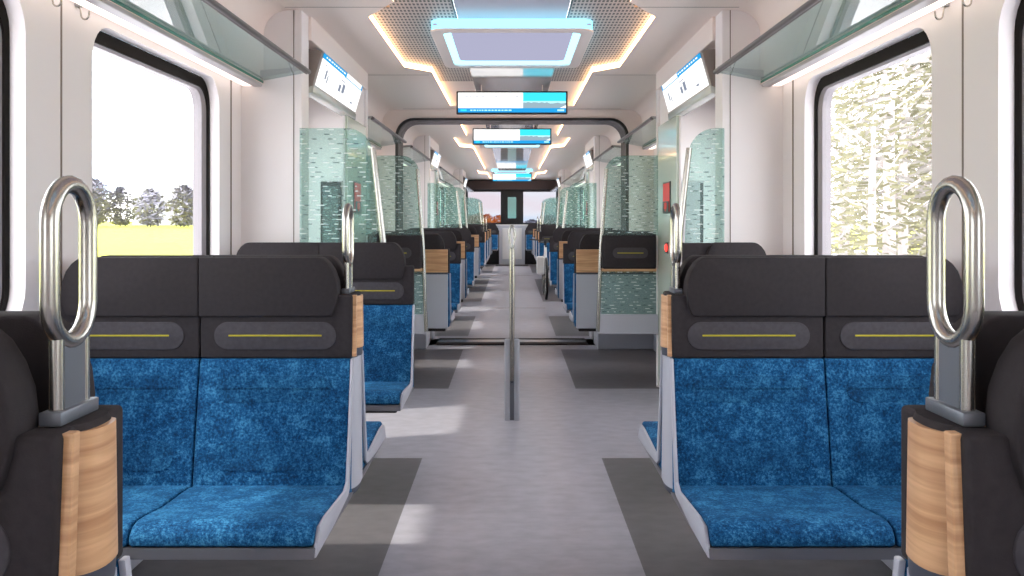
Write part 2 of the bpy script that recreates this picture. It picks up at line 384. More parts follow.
for a, b in ((Y0, 8.64), (9.75, 24.3)):
    cuts = [c for c in ((-.6, .8), (4.98, 6.36), (12.1, 13.5), (20.1, 21.5)) if a < c[0] < b]
    st = [a]+[v for c in cuts for v in c]+[b]
    quad(bm, [(-.31, a, TZ), (.31, a, TZ), (.31, b, TZ), (-.31, b, TZ)], 4)
    for p, q in zip(st[::2], st[1::2]):
        if q > 5.5: box(bm, -.31, .31, p, q, 2.378, TZ-.001, .002, 0)
    for s in (-1, 1):
        quad(bm, [(s*.311, a, TZ-.001), (s*.323, a, TZ-.001), (s*.323, b, TZ-.001), (s*.311, b, TZ-.001)], 2)
        seg = [e for e in EDGE if a-.01 <= e[0] <= b+.01]
        for p, q in zip(seg, seg[1:]):
            def pq(ya, yb, mi):
                f = lambda y: p[1]+(q[1]-p[1])*(y-p[0])/(q[0]-p[0])
                if yb > ya: quad(bm, [(s*.316, ya, TZ), (s*(f(ya)+.012), ya, TZ), (s*(f(yb)+.012), yb, TZ), (s*.316, yb, TZ)], mi)
            if a < 0: pq(p[0], min(q[0], 7.35) if p[0] < 7.35 else p[0], 1); pq(max(p[0], 7.35), q[0], 3)
            else:
                pq(p[0], q[0], 3)
struct('ceiling', bm, ['gloss', 'perf', 'black', 'ceil', 'lavender'], 'recessed centre ceiling with glossy strip, perforated panels and dark slots', norm=False)
bm = B()
box(bm, -1.1, 1.1, 8.86, 8.864, CZ-.0012, CZ+.01)
for y in (4.61, 6.78):
    for s in (-1, 1): box(bm, *sorted((s*.64, s*1.19)), y-.003, y+.003, CZ-.0012, CZ+.01)
for s in (-1, 1): box(bm, *sorted((s*.33, s*.76)), 5.55, 5.556, TZ-.001, TZ+.01)
struct('trim_8', bm, 'seam', 'thin joints between ceiling panels')
# LED zigzags
def led(seg, s, lab):
    bm = B()
    for p, q in zip(seg, seg[1:]):
        a = Vector((s*p[1], p[0], 0)); b = Vector((s*q[1], q[0], 0)); d = (b-a).normalized(); n = Vector((d.y, -d.x, 0))*.008*s
        z0, z1 = CZ+.002, TZ-.002
        P = [a, b, b+n, a+n]
        for z in (z0, z1): quad(bm, [(v.x, v.y, z) for v in P])
        for i in range(4): u, v = P[i], P[(i+1) % 4]; quad(bm, [(u.x, u.y, z0), (v.x, v.y, z0), (v.x, v.y, z1), (u.x, u.y, z1)])
    tag(make('led_light_strip', bm, 'led'), lab, 'light strip', 'zigzag ceiling light strips')
led(seg1, -1, 'warm zigzag light strip edging the near ceiling recess, left side')
led(seg1, 1, 'warm zigzag light strip edging the near ceiling recess, right side')
led(seg2, -1, 'warm zigzag light strip in the ceiling beyond the gangway, left side')
led(seg2, 1, 'warm zigzag light strip in the ceiling beyond the gangway, right side')
# halo lamps
def halo(yc, hy, lab, hx=.475):
    o = empty('ceiling_lamp', (0, yc, 2.36))
    F = lambda z: (lambda a, b: (a, b, z))
    lo = rrect(-hx, hx, -hy, hy, .09); l1 = rrect(-hx-.004, hx+.004, -hy-.004, hy+.004, .094); li = rrect(-hx+.070, hx-.070, -hy+.07, hy-.085, .06)
    bm = B(); ring(bm, lo, F(.012), lo, F(.002), 0, True); 
    l2 = rrect(-hx+.006, hx-.006, -hy+.006, hy-.006, .086); ring(bm, lo, F(.002), l2, F(0)); ring(bm, l2, F(0), li, F(0)); ring(bm, li, F(0), li, F(.012)); ring(bm, lo, F(.012), li, F(.012))
    make('lamp_body', bm, 'lampbody', o, smooth=30)
    bm = B(); lt = rrect(-hx+.006, hx-.006, -hy+.006, hy-.006, .086); ring(bm, lt, F(.012), lt, F(.069), 0, True); make('halo_light', bm, 'cyan', o)
    bm = B(); l4 = rrect(-hx+.11, hx-.11, -hy+.11, hy-.115, .05); ring(bm, li, F(.012), l4, F(.034), 0, True); make('inner_light', bm, 'cyan2', o)
    bm = B(); box(bm, -hx+.02, hx-.02, -hy+.02, hy-.02, .034, .045, .002); make('diffuser', bm, 'diff', o)
    tag(o, lab, 'lamp', 'rectangular halo ceiling lamps')
halo(5.675, .64, 'large rectangular ceiling lamp with cyan halo, nearest')
halo(12.8, .62, 'rectangular cyan-lit ceiling lamp behind the second ceiling screen')
halo(20.8, .62, 'small far rectangular ceiling lamp above the last screen')
halo(.1, .625, 'rectangular ceiling lamp above the viewer, outside the picture')
# ledge strip lights + racks
for s in (-1, 1):
    nm = 'left' if s < 0 else 'right'
    for k, (a, b) in enumerate(((Y0+.1, 4.66), (6.8, 8.9), (9.45, 11.65), (13.3, 19.5), (21.0, 24.6))):
        where = ['near window', 'between near doorway and gangway', 'just past the gangway', 'mid far carriage', 'at the far end'][k]
        bm = B(); box(bm, *sorted((s*1.378, s*1.424)), a, b, 1.984, 1.9945, .002)
        tag(make('strip_light', bm, 'strip'), f'strip light under the {nm} luggage rack, {where}', 'strip light', 'strip lights under the racks')
        r = empty('luggage_rack', (s*1.2, (a+b)/2, 2.0))
        Y = (b-a)/2; X = lambda x: s*x-s*1.2
        bm = B(); zz = lambda x: .012+(1.32-x)/.245*.045
        prism(bm, [(X(1.325), zz(1.325)), (X(1.085), zz(1.085)), (X(1.085), zz(1.085)+.008), (X(1.325), zz(1.325)+.008)], 'y', -Y, Y); make('glass_shelf', bm, 'rack', r)
        bm = B(); tube(bm, [(X(1.075), -Y, .058), (X(1.075), Y, .058)], .012); tube(bm, [(X(1.088), -Y, .052), (X(1.088), Y, .052)], .006); make('front_rod', bm, 'rod', r, smooth=40)
        bm = B(); box(bm, *sorted((X(1.322), X(1.37))), -Y, Y, -.020, .012, .004); make('wall_rail', bm, 'greyframe', r)
        bm = B(); box(bm, *sorted((X(1.316), X(1.322))), -Y, Y, -.002, .010); make('glass_edge', bm, 'edgeglass', r)
        if s < 0: pass
        nb = max(2, int((b-a)/1.5))
        for j in range(nb):
            y = -Y+.04+j*(2*Y-.08)/(nb-1); bm = B()
            prism(bm, [(X(1.33), .02), (X(1.08), .066), (X(1.08), .080), (X(1.33), .06)], 'y', y-.006, y+.006); make('bracket', bm, 'greyframe', r)
        tag(r, f'glass luggage rack with metal front rod on the {nm}, {where}', 'luggage rack', 'glass luggage racks')
    for y, w in ((2.73, 'nearer'), (2.91, 'farther')):
        o = empty('coat_hook', (s*1.437, y, 1.985))
        bm = B(); box(bm, -.012, .012, -.014, .014, -.004, .02, .004); make('hook_plate', bm, 'steelsat', o)
        bm = B(); pts = [(0, 0, .0), (-s*.01, 0, -.012), (-s*.012, 0, -.03)]+[(-s*.012-s*.013*(1-math.cos(t)), 0, -.03-.015*math.sin(t)) for t in (PI/6, PI/3, PI/2, 2*PI/3, 5*PI/6, PI)]+[(-s*.038, 0, -.018)]
        tube(bm, pts, .003, 8); make('hook', bm, 'steel', o, smooth=50)
        tag(o, f'small chrome coat hook under the {nm} rack, {w} of the two', 'hook', 'coat hooks')
# ------------------------------------------------------------------ gangway
bm = B()
lo = rrect(-1.185, 1.185, -.3, 2.305, .185, 8); li = rrect(-1.16, 1.16, -.3, 2.285, .17, 8); big = rrect(-1.46, 1.46, -.31, 2.5, .01, 8)
F = lambda y: (lambda a, b: (a, y, max(b, 0)))
o_ = [(a, b) for a, b in lo]
ring(bm, big, F(8.95), li, F(8.95)); ring(bm, big, F(9.38), li, F(9.38))
struct('wall_front', bm, 'ceil', 'beige carriage end frames at the gangway', norm=False)
bm = B(); l9 = rrect(-1.20, 1.20, -.3, 2.31, .19, 8)
ring(bm, li, F(8.945), lo, F(8.93)); ring(bm, lo, F(8.93), lo, F(8.95)); ring(bm, li, F(8.945), li, F(9.0))
o = struct('trim_9', bm, 'rubber', 'dark rounded rubber portal frame around the gangway', smooth=30)
bm = B()
n = 9
for i in range(n):
    y0 = 8.99+i*.043; y1 = y0+.0215; y2 = y0+.043
    ring(bm, li, F(y0), l9, F(y1)); ring(bm, l9, F(y1), li, F(y2))
struct('wall_front', bm, 'bellow', 'folded grey bellows lining the gangway', norm=False)
# ------------------------------------------------------------------ cab end wall
bm = B()
for x0, x1, z0, z1 in ((-1.5, 1.5, 2.05, 2.5), (-1.5, -1.25, 0, 2.06), (1.25, 1.5, 0, 2.06), (-1.25, 1.25, 0, 1.17)): box(bm, x0, x1, 24.9, 25.0, z0, z1, 0, 0)
for x0, x1, z0, z1 in ((-.32, -.12, 1.16, 2.06), (.12, .32, 1.16, 2.06), (-.13, .13, 1.16, 1.30), (-.13, .13, 1.90, 2.06)): box(bm, x0, x1, 24.9, 25.0, z0, z1, 0, 0)
struct('wall_back', bm, 'black', 'dark far end wall with three window openings')
bm = B(); box(bm, -1.31, 1.31, 24.7, 24.9, 2.12, 2.36, .01)
struct('trim_10', bm, 'brown', 'dark brown header panel above the far end windows')
for k, (x0, x1, z0, z1) in enumerate(((-1.25, -.32, 1.17, 2.05), (.32, 1.25, 1.17, 2.05), (-.12, .12, 1.30, 1.90))):
    bm = B(); box(bm, x0, x1, 24.94, 24.95, z0, z1); struct(f'window_{19+k}', bm, 'cabglass' if k == 2 else 'tint', ['tinted end window left of the dark pillar', 'tinted end window right of the dark pillar', 'narrow clear pane in the dark centre pillar'][k])
t = empty('end_console', (0, 24.55, 0))
bm = B(); prism(bm, [(-.36, .0), (.36, .0), (.36, .95), (.44, 1.10), (-.44, 1.10), (-.36, .95)], 'y', 0, .34, .01); make('body', bm, 'console', t)
bm = B(); box(bm, -.27, .27, -.015, .0, .16, 1.02, .006); make('door', bm, 'white', t)
bm = B(); box(bm, -.46, .46, -.02, .34, 1.10, 1.125, .008); make('top', bm, 'white', t)
tag(t, 'pale grey flared cabinet at the far end of the aisle', 'cabinet')
bm = B(); box(bm, -.45, .45, 23.95, 24.5, 0, .012, .004); tag(make('floor_mat', bm, 'mat_'), 'dark mat on floor before the far end cabinet', 'mat')
# rear wall behind the viewer
bm = B(); box(bm, -1.5, 1.5, Y0-.05, Y0, 0, 2.5); struct('wall_rear', bm, 'part', 'plain carriage end behind the viewer')
# ------------------------------------------------------------------ seats
SW = .472
def bench(n, s, column=False):
    """faces -Y; aisle edge at x=0 and seats extend to -x (s=-1, left side) or +x (s=1). origin on floor."""
    W = n*SW; X = lambda u: s*u
    root = empty('double_seat' if n == 2 else 'single_seat')
    R = lambda a, b: sorted((X(a), X(b)))
    for k in range(n):
        u0, u1 = k*SW+(.008 if k == 0 else .002), (k+1)*SW-.002
        # seat cushion
        prof = [(-.035, .432), (-.055, .478), (-.12, .487), (-.30, .494), (-.42, .509), (-.462, .512), (-.488, .506), (-.505, .493), (-.513, .478), (-.512, .464), (-.50, .456), (-.30, .44)]
        bm = B(); prism(bm, prof, 'x', *R(u0, u1), .010, seg=3); make('seat_cushion', bm, 'blue', root, smooth=50)
        # backrest
        b0, b1 = (.007 if k == 0 else u0), u1
        bk = [(-.072, .45), (-.055, .56), (-.030, .70), (-.004, .840), (.002, .849), (.055, .849), (.055, .43), (-.05, .43)]
        bm = B(); prism(bm, bk, 'x', *R(b0, b1), .005, seg=3); br = make('backrest', bm, 'blue', root, smooth=50)
        cx = (b0+b1)/2
        for (z0, z1) in ((.523, .607), (.722, .80)):
            yy = lambda z: -.072+(z-.45)/.404*.072
            lp = rrect(cx-.175, cx+.175, z0, z1, .041)
            bm = B(); t = bmesh.new()
            vs = [t.verts.new((X(a), yy(b)-.0045, b)) for a, b in lp]; vb = [t.verts.new((X(a), yy(b)+.01, b)) for a, b in lp]
            t.faces.new(vs); m_ = len(vs)
            for i in range(m_): t.faces.new((vs[i], vb[i], vb[(i+1) % m_], vs[(i+1) % m_]))
            bmesh.ops.recalc_face_normals(t, faces=t.faces[:]); merge(bm, t)
            make('quilted_pad', bm, 'bluepad', br)
        # shoulder panel
        v0 = 0.003 if k == 0 else u0
        bm = B(); box(bm, *R(v0, b1), 0, .052,   .851, 1.045, .007, seg=3); sp = make('shoulder_panel', bm, 'char', root, smooth=50)
        bm = B(); lp = rrect(cx-.188, cx+.188, .878, .963, .042); prism(bm, [(X(a), b) for a, b in lp], 'y', -.004, .01, .0015); make('pill_pad', bm, 'pad', sp, smooth=50)
        bm = B(); box(bm, *R(cx-.143, cx+.143), -.0065, 0, .919, .924, .001); make('yellow_stripe', bm, 'yellow', sp)
        # headrest
        if k == 0: inner = [(.068, .981), (.060, .988), (.049, 1.02), (.045, 1.055), (.049, 1.09), (.060, 1.12), (.076, 1.145), (.092, 1.158), (.104, 1.162)]
        else: inner = [(u0-.001, .981), (u0-.001, 1.162)]
        if n == 1: inner = [(a+.065, b) for a, b in inner]
        if k == n-1: outer = [(W-.115, 1.162), (W-.10, 1.157), (W-.082, 1.143), (W-.065, 1.12), (W-.054, 1.09), (W-.049, 1.055), (W-.052, 1.02), (W-.062, .988), (W-.070, .981)]
        else: outer = [(u1+.001, 1.162), (u1+.001, .981)]
        pts = [(X(a), b) for a, b in inner+outer]
        bm = B(); prism(bm, pts, 'y', -.014, .050, .0045, seg=2); make('headrest', bm, 'charhead', root, smooth=50)
    if n == 1:
        bm = B(); box(bm, *R(.004, .22), .022, .05, 1.03, 1.160, .004); make('back_plate', bm, 'char', root)
    # under-frame
    bm = B(); prism(bm, [(-.522, .433), (-.516, .458), (-.30, .446), (-.03, .446), (.03, .43), (-.03, .425), (-.30, .428), (-.50, .431)], 'x', *R(.002, W), .002); make('under_frame', bm, 'frame', root, smooth=40)
    # aisle side panel
    sp = [(-.518, .436), (-.505, .462), (-.470, .498), (-.40, .500), (-.13, .482), (-.088, .495), (-.058, .60), (-.028, .74), (-.004, .850), (.012, .850), (-.012, .74), (-.040, .60), (-.066, .47), (-.09, .455), (-.3, .44)]
    bm = B(); prism(bm, sp, 'x', *R(-.003, .007), .0025); make('side_panel', bm, 'shell', root, smooth=40)
    bm = B(); prism(bm, [(.004, .855), (.022, .855), (.034, 1.044), (.018, 1.044)], 'x', *R(-.008, .006), .002)
    if column: make('wood_strip', bm, 'wood', root)
    else: bm.free()
    # back shell
    bm = B(); box(bm, *R(.015, W), .055, .081, .42, .845, .006); sh = make('back_shell', bm, 'shell', root)
    bm = B(); box(bm, *R(.015, W), .055, .079, .845, .86); make('shell_joint', bm, 'collar', sh)
    bm = B(); box(bm, *R(.015, W), .055, .081, .86, 1.040, .004); make('wood_back', bm, 'wood', root)
    # cantilever
    bm = B(); box(bm, *R(.05, W), -.26, -.16, .365, .43, .01); make('cantilever_beam', bm, 'black', root, smooth=40)
    return root
def add_column(root, s):
    X = lambda u: s*u; yc = .085
    def col(bm, z0, z1, r0, r1, d0, d1):
        t = bmesh.new(); m = 14; rows = []
        for z, r, d in ((z0, r0, d0), (z1, r1, d1)):
            rows.append([t.verts.new((X(.020-d*math.sin(PI*i/m)**(.9 if i < m/2 else .35)), yc-r*math.cos(PI*i/m), z)) for i in range(m+1)])
        for i in range(m):
            f = t.faces.new((rows[0][i], rows[0][i+1], rows[1][i+1], rows[1][i])); f.smooth = True
        t.faces.new(rows[0]); t.faces.new(rows[1]); t.faces.new((rows[0][0], rows[1][0], rows[1][-1], rows[0][-1]))
        bmesh.ops.recalc_face_normals(t, faces=t.faces[:]); merge(bm, t)
    bm = B(); col(bm, .445, .848, .080, .062, .029, .027); ec = make('end_column', bm, 'shell', root, smooth=40)
    bm = B(); col(bm, .850, .878, .044, .044, .033, .035); make('column_joint', bm, 'collar', ec, smooth=40)
    bm = B(); col(bm, .425, .446, .074, .078, .024, .026); make('column_foot', bm, 'collar', ec, smooth=40)
    bm = B(); col(bm, .876, 1.038, .044, .042, .037, .035); wc = make('wood_cap', bm, 'wood', root, smooth=40)
    bm = B(); col(bm, 1.036, 1.046, .0455, .042, .028, .024); make('column_top', bm, 'char', wc, smooth=40)
    # grab handle
    bm = B(); r = .0105; path = []
    for k in range(13): t = PI*k/12; path.append((X(.03), yc+.045*math.cos(t), 1.276+.045*math.sin(t)))
    for k in range(13): t = PI+PI*k/12; path.append((X(.03), yc+.045*math.cos(t), 1.182+.045*math.sin(t)))
    # add straight mid points
    tube(bm, path, r, 14, closed=True); gh = make('grab_handle', bm, 'steel', root, smooth=60)
    bm = B()
    for q in (-1, 1): tube(bm, [(X(.03), yc+q*.030, 1.058), (X(.03), yc+q*.030, 1.152)], .0085, 12)
    make('handle_stem', bm, 'steel', gh, smooth=60)
    bm = B(); box(bm, *sorted((X(.024), X(.036))), yc-.028, yc+.028, 1.058, 1.14, .002); make('handle_plate', bm, 'darksteel', gh)
    bm = B(); box(bm, *sorted((X(.017), X(.043))), yc-.046, yc+.046, 1.046, 1.062, .002, seg=2); make('handle_base', bm, 'darksteel', gh, smooth=40)
protos = {}
def place(n, side_s, y, away, label, column=False, x=.49, group='blue double seats'):
    """side_s -1 left / 1 right; facing away = rotated 180"""
    key = (n, side_s if not away else -side_s, column)
    if key not in protos:
        r = bench(n, key[1], column)
        if column: add_column(r, key[1])
        protos[key] = r; o = r
    else: o = copy_tree(protos[key])
    o.location = (side_s*x, y, 0); o.rotation_euler = (0, 0, PI if away else 0)
    tag(o, label, 'seat', group)
    return o
for s, nm in ((-1, 'left'), (1, 'right')):
    place(2, s, .95, False, f'nearest double seat, charcoal headrest cut off by the {nm} frame edge', True)
    place(2, s, 1.12, True, f'double seat back to back with the nearest {nm} seat, facing away')
    place(2, s, 2.71, False, f'large blue velvet double seat on the {nm} of the aisle, first full one', True)
    place(2, s, 2.88, True, f'double seat back to back behind the large front blue seat on the {nm}, facing away')
    if s < 0: place(2, s, 4.40, False, 'blue double seat left of the aisle, before the near left glass screen')
    else: place(1, s, 4.40, False, 'single seat by the right wall before the near right doorway', x=.855, group=None)
    place(2, s, 6.99, True, f'double seat with oak and grey back, behind the leaning screen on the {nm}')
    place(2, s, 8.46, False, f'blue double seat facing the viewer just before the gangway on the {nm}')
    place(2, s, 9.50, True, f'double seat showing its oak back just past the gangway on the {nm}')
    place(2, s, 11.5, False, f'blue double seat before the second doorway on the {nm}')
    if s < 0: place(2, s, 13.42, True, 'double seat showing its oak back past the second doorway on the left')
    place(2, s, 16.0, False, f'double seat facing the viewer on the {nm}, first past second doorway', True)
    place(2, s, 16.17, True, f'double seat back to back with the first one past the second doorway on the {nm}')
    place(2, s, 17.7, False, f'far carriage double seat facing the viewer on the {nm}, in the middle of the bay', True)
    place(2, s, 17.87, True, f'far carriage double seat facing away on the {nm}, in the middle of the bay')
    place(2, s, 19.35, False, f'far carriage double seat on the {nm} before the last doorway')
    place(2, s, 21.15, True, f'double seat with oak back just past the last doorway on the {nm}')
    place(2, s, 24.2, False, f'last double seat against the far end wall on the {nm}', x=.38)
# ------------------------------------------------------------------ glass screens
def near_screen(s, y, xin, lab):
    o = empty('glass_screen', (s*1.09, y, 0)); X = lambda x: s*(x-1.09)
    r = .14; top = 1.76
    pts = [(X(1.122), .5), (X(1.122), top)]+[(X(xin+r-r*math.sin(t*PI/16)), top-r+r*math.cos(t*PI/16)) for t in range(0, 9)]+[(X(xin-.05), .5)]
    bm = B(); prism(bm, pts, 'y', -.005, .005); make('glass_panel', bm, 'screenglass', o)
    bm = B(); tube(bm, [(X(xin), -.012, 1.655), (X(xin-.062), -.012, 1.10), (X(xin-.075), -.012, .46)], .016); make('slanted_pole', bm, 'steel', o, smooth=50)
    bm = B(); box(bm, *sorted((X(xin-.07), X(1.1))), -.014, .014, .46, .50, .004); make('bottom_rail', bm, 'greyframe', o)
    tag(o, lab, 'screen', 'glass screens')
def lean_screen(s, y, lab):
    o = empty('glass_screen', (s*1.09, y, 0)); X = lambda x: s*(x-1.09); xin = .70
    r = .14; top = 1.76
    pts = [(X(1.104), 1.155), (X(1.104), top)]+[(X(xin+r-r*math.sin(t*PI/16)), top-r+r*math.cos(t*PI/16)) for t in range(0, 9)]+[(X(.672), 1.155)]
    bm = B(); prism(bm, pts, 'y', -.005, .005); make('upper_glass', bm, 'screenglass', o)
    bm = B(); box(bm, *sorted((X(.675), X(1.09))), -.005, .005, .56, .90); make('lower_glass', bm, 'screenglass', o)
    bm = B(); tube(bm, [(X(.715), -.012, 1.66), (X(.672), -.012, 1.05), (X(.662), -.012, .80), (X(.648), -.012, .43)], .015); make('slanted_pole', bm, 'steel', o, smooth=50)
    bm = B(); box(bm, *sorted((X(.680), X(1.085))), -.06, .012, .905, 1.158, .014, seg=3); p = make('leaning_pad', bm, 'charhead', o, smooth=50)
    bm = B(); lp = rrect(.755, 1.02, .985, 1.065, .039); prism(bm, [(X(a), b) for a, b in lp], 'y', -.064, -.05, .0015); make('pill_pad', bm, 'pad', p)
    bm = B(); box(bm, *sorted((X(.79), X(.985))), -.067, -.06, 1.022, 1.028, .001); make('stitched_stripe', bm, 'yellow', p)
    bm = B(); box(bm, *sorted((X(.680), X(1.085))), -.05, .012, .888, .905, .002); make('wood_edge', bm, 'wood', o)
    bm = B(); box(bm, *sorted((X(.655), X(1.104))), -.016, .016, .41, .56, .006); make('base_panel', bm, 'shell', o)
    tag(o, lab, 'screen', 'glass screens with leaning pads')
near_screen(-1, 4.655, .735, 'large green-tinted glass screen behind the left blue seat at the near doorway')
near_screen(1, 4.655, .935, 'narrow green-tinted glass screen behind the single right seat')
lean_screen(-1, 6.66, 'glass screen with dark leaning pad at the far side of the near left doorway')
lean_screen(1, 6.66, 'glass screen with dark leaning pad at the far side of the near right doorway')
for s, nm in ((-1, 'left'), (1, 'right')):
    near_screen(s, 11.69, .735, f'glass screen before the second doorway on the {nm}')
    near_screen(s, 19.58, .735, f'glass screen before the last doorway on the {nm}')
    lean_screen(s, 13.22, f'glass screen with pad just past the second doorway on the {nm}')
    lean_screen(s, 20.92, f'glass screen with pad just past the last doorway on the {nm}')
# centre pole
o = empty('grab_pole', (0, 5.6, 0))
bm = B()
for q in (-1, 1): tube(bm, [(q*.030, 0, 0), (q*.030, 0, .512), (q*.030, 0, .518)], [.0185, .0185, .013], 20)
make('base_posts', bm, 'postgrey', o, smooth=40)
bm = B(); box(bm, -.03, .03, -.008, .008, 0, .505, .002); bp = make('base_plate', bm, 'darksteel', o)
bm = B(); tube(bm, [(0, -.016, .245), (0, -.006, .245)], .006, 10); make('screw', bm, 'black', bp)
bm = B(); tube(bm, [(0, 0, .25), (0, 0, 1.09)], .0165, 16); make('pole', bm, 'steel', o, smooth=50)
bm = B(); pts = []
for k in range(20):
    t = 2*PI*k/20; w = .019*math.sin(t)*(1.0 if math.cos(t) > 0 else .75+.0*t); pts.append((w, 0, 1.165+.072*math.cos(t)))
tube(bm, pts, .0075, 10, closed=True); make('loop', bm, 'steel', o, smooth=60)
tag(o, 'slim steel grab pole with loop top in the middle of the aisle', 'grab pole')
# ------------------------------------------------------------------ screens
def ceiling_screen(y, lab):
    o = empty('display_screen', (0, y, 2.23)); W, Hh = .45, .09
    bm = B(); box(bm, -W-.004, W+.004, -.02, .02, -Hh-.004, Hh+.004, .006); make('bezel', bm, 'black', o)
    bm = B(); z = -.0215; Wi, Hi = W-.010, Hh-.009
    def q(x0, x1, z0, z1, mi, d=0): quad(bm, [(x0, z-d, z0), (x1, z-d, z0), (x1, z-d, z1), (x0, z-d, z1)], mi)
    q(-Wi, .09, -.045, Hi, 0); q(.09, Wi, -.045, Hi, 1); q(-Wi, Wi, -Hi, -.045, 2)
    # picture: pale haze band, hills
    q(.09, Wi, -.012, .012, 3, .0005); 
    hx = [.09+i*(Wi-.09)/16 for i in range(17)]; hz = [-.002+.010*random.random()-.006*(i > 9) for i in range(17)]
    for i in range(16): quad(bm, [(hx[i], z-.001, -.045), (hx[i+1], z-.001, -.045), (hx[i+1], z-.001, hz[i+1]), (hx[i], z-.001, hz[i])], 4)
    quad(bm, [(Wi-.05, z-.0015, -.045), (Wi, z-.0015, -.045), (Wi, z-.0015, -.022)], 0)
    x = -.385
    while x < -.13: w = random.uniform(.008, .03); q(x, x+w, .046, .054, 5, .0005); x += w+.006
    for zz in (.024, .006, -.012): q(-.385, -.385+random.uniform(.05, .12), zz, zz+.004, 6, .0005)
    q(.03, .055, .046, .056, 5, .0005)
    x = -.34
    while x < 0: w = random.uniform(.01, .03); q(x, x+w, -.068, -.058, 3, .0005); x += w+.008
    q(-Wi+.02, -Wi+.07, -.07, -.055, 7, .0005); q(Wi-.07, Wi-.015, -.07, -.056, 3, .0005)
    make('screen_image', bm, ['s_white', 's_cyan', 's_blue', 's_pale', 's_hill', 's_grey', 's_grey', 's_cyan'], o, norm=False)
    bm = B()
    for q_ in (-.25, .25): tube(bm, [(q_, .01, .08), (q_, .01, .155)], .004, 8)
    make('mount', bm, 'ceil', o)
    tag(o, lab, 'screen', 'ceiling information screens')
ceiling_screen(7.2, 'nearest and largest wide information screen hanging across the aisle ceiling')
ceiling_screen(10.15, 'second wide information screen, just beyond the gangway portal')
ceiling_screen(20.2, 'smallest far information screen hanging over the aisle end')
def side_monitor(s, ya, yb, lab):
    L_ = yb-ya; o = empty('side_monitor', (s*1.10, (ya+yb)/2, 2.0)); h = L_/2
    # screen plane from top (x .05 aisleward) to bottom
    xt, zt, xb, zb = -.055, .205, .0, .015
    X = lambda v: s*v
    bm = B(); prism(bm, [(X(xt+.002), zt), (X(xb+.002), zb), (X(xb+.05), zb-.03), (X(.11), .03), (X(.10), .22), (X(xt+.04), zt+.015)], 'y', -h, h, .006); make('housing', bm, 'house', o, smooth=40)
    bm = B()
    P = lambda u, v, d=.003: (X(xb+(xt-xb)*v-d), -h+.03+u*(2*h-.06), zb+(zt-zb)*v+.002)
    def q(u0, u1, v0, v1, mi, d=.003): quad(bm, [P(u0, v0, d), P(u1, v0, d), P(u1, v1, d), P(u0, v1, d)], mi)
    q(0, 1, .04, .84, 0); q(0, .55, .84, .99, 1); q(.55, .97, .84, .99, 0); q(.97, 1, .84, .99, 1); q(.5, 1, .815, .845, 1, .004)
    if s > 0: u = lambda a: 1-a
    else: u = lambda a: a
    for a, b, v0, v1 in ((.12, .15, .35, .62), (.17, .19, .28, .5), (.44, .49, .30, .52), (.52, .58, .32, .60), (.45, .56, .66, .69), (.78, .84, .2, .26), (.08, .1, .7, .74)): q(*sorted((u(a), u(b))), v0, v1, 2, .0045)
    a = .06
    while a < .5: w = random.uniform(.02, .05); q(a, a+w, .9, .94, 0, .0045); a += w+.02
    make('screen_image', bm, ['s_white', 's_blue', 's_dark'], o, norm=False)
    bm = B(); prism(bm, [(X(xb-.006), zb+.004), (X(xb-.002), zb-.040), (X(xb+.05), zb-.045), (X(xb+.05), zb-.01)], 'y', -h, h, .004); make('lower_rail', bm, 'housel', o, smooth=40)
    tag(o, lab, 'monitor', 'tilted side monitors above the doorways')
for s, nm in ((-1, 'left'), (1, 'right')):
    side_monitor(s, 4.86, 6.18, f'tilted wide monitor above the near {nm} doorway')
    side_monitor(s, 11.9, 12.95, f'tilted monitor above the second {nm} doorway')
    side_monitor(s, 19.8, 20.7, f'tilted monitor above the far {nm} doorway')
# emergency boxes & buttons
for s, nm in ((-1, 'left'), (1, 'right')):
    for k, y in enumerate((6.28, 12.98, 20.72)):
        w = ['near', 'second', 'far'][k]
        o = empty('emergency_box', (s*1.107, y, 1.32)); X = lambda v: s*v; hw = .14 if k == 0 else .11
        bm = B(); box(bm, *sorted((X(-.006), X(.002))), -hw, hw, .0, .225, .003); make('case', bm, 'black', o)
        bm = B(); box(bm, *sorted((X(-.009), X(-.004))), -hw+.015, hw-.015, .012, .215, .002); make('red_face', bm, 'red', o)
        bm = B(); box(bm, *sorted((X(-.013), X(-.009))), -hw+.02, hw-.02, .01, .085, .002); make('pull_handle', bm, 'black', o)
        bm = B(); box(bm, *sorted((X(-.015), X(-.012))), -.05, .05, .03, .075, .002); box(bm, *sorted((X(-.015), X(-.012))), -.015, .015, .015, .08, .002); make('pictogram', bm, 'red', o)
        tag(o, f'red emergency box on the {w} {nm} door pillar', 'emergency box', 'red emergency boxes')
        if k < 2:
            o = empty('stop_button', (s*1.107, y, 1.075)); bm = B(); box(bm, *sorted((X(-.004), X(.002))), -.04, .04, -.04, .04, .002); make('plate', bm, 'black', o)
            bm = B(); tube(bm, [(X(-.003), 0, 0), (X(-.012), 0, 0), (X(-.016), 0, 0)], [.028, .026, .015], 16); make('button', bm, 'redlight', o)
            tag(o, f'round red lit button on dark plate, {w} {nm} door pillar', 'button', 'red buttons')
    # glazed slot on the door pillar front
    o = empty('glazed_panel', (s*1.21, 5.9, 0)); 
    bm = B(); box(bm, -.068, .068, -.03, .0, .55, 1.53, .006); make('frame', bm, 'greyframe' if s > 0 else 'gasket', o)
    bm = B(); box(bm, -.05, .05, -.034, -.030, .57, 1.50, .002); make('pane', bm, 'greyframe' if s > 0 else 'screenglass', o)
    if s > 0:
        bm = B(); box(bm, .045, .066, -.036, -.028, .56, 1.52, .002); make('dark_edge', bm, 'black', o)
    tag(o, f'narrow vertical panel with {"dark frame" if s < 0 else "grey metal face"} on the white {nm} door pillar', 'panel')
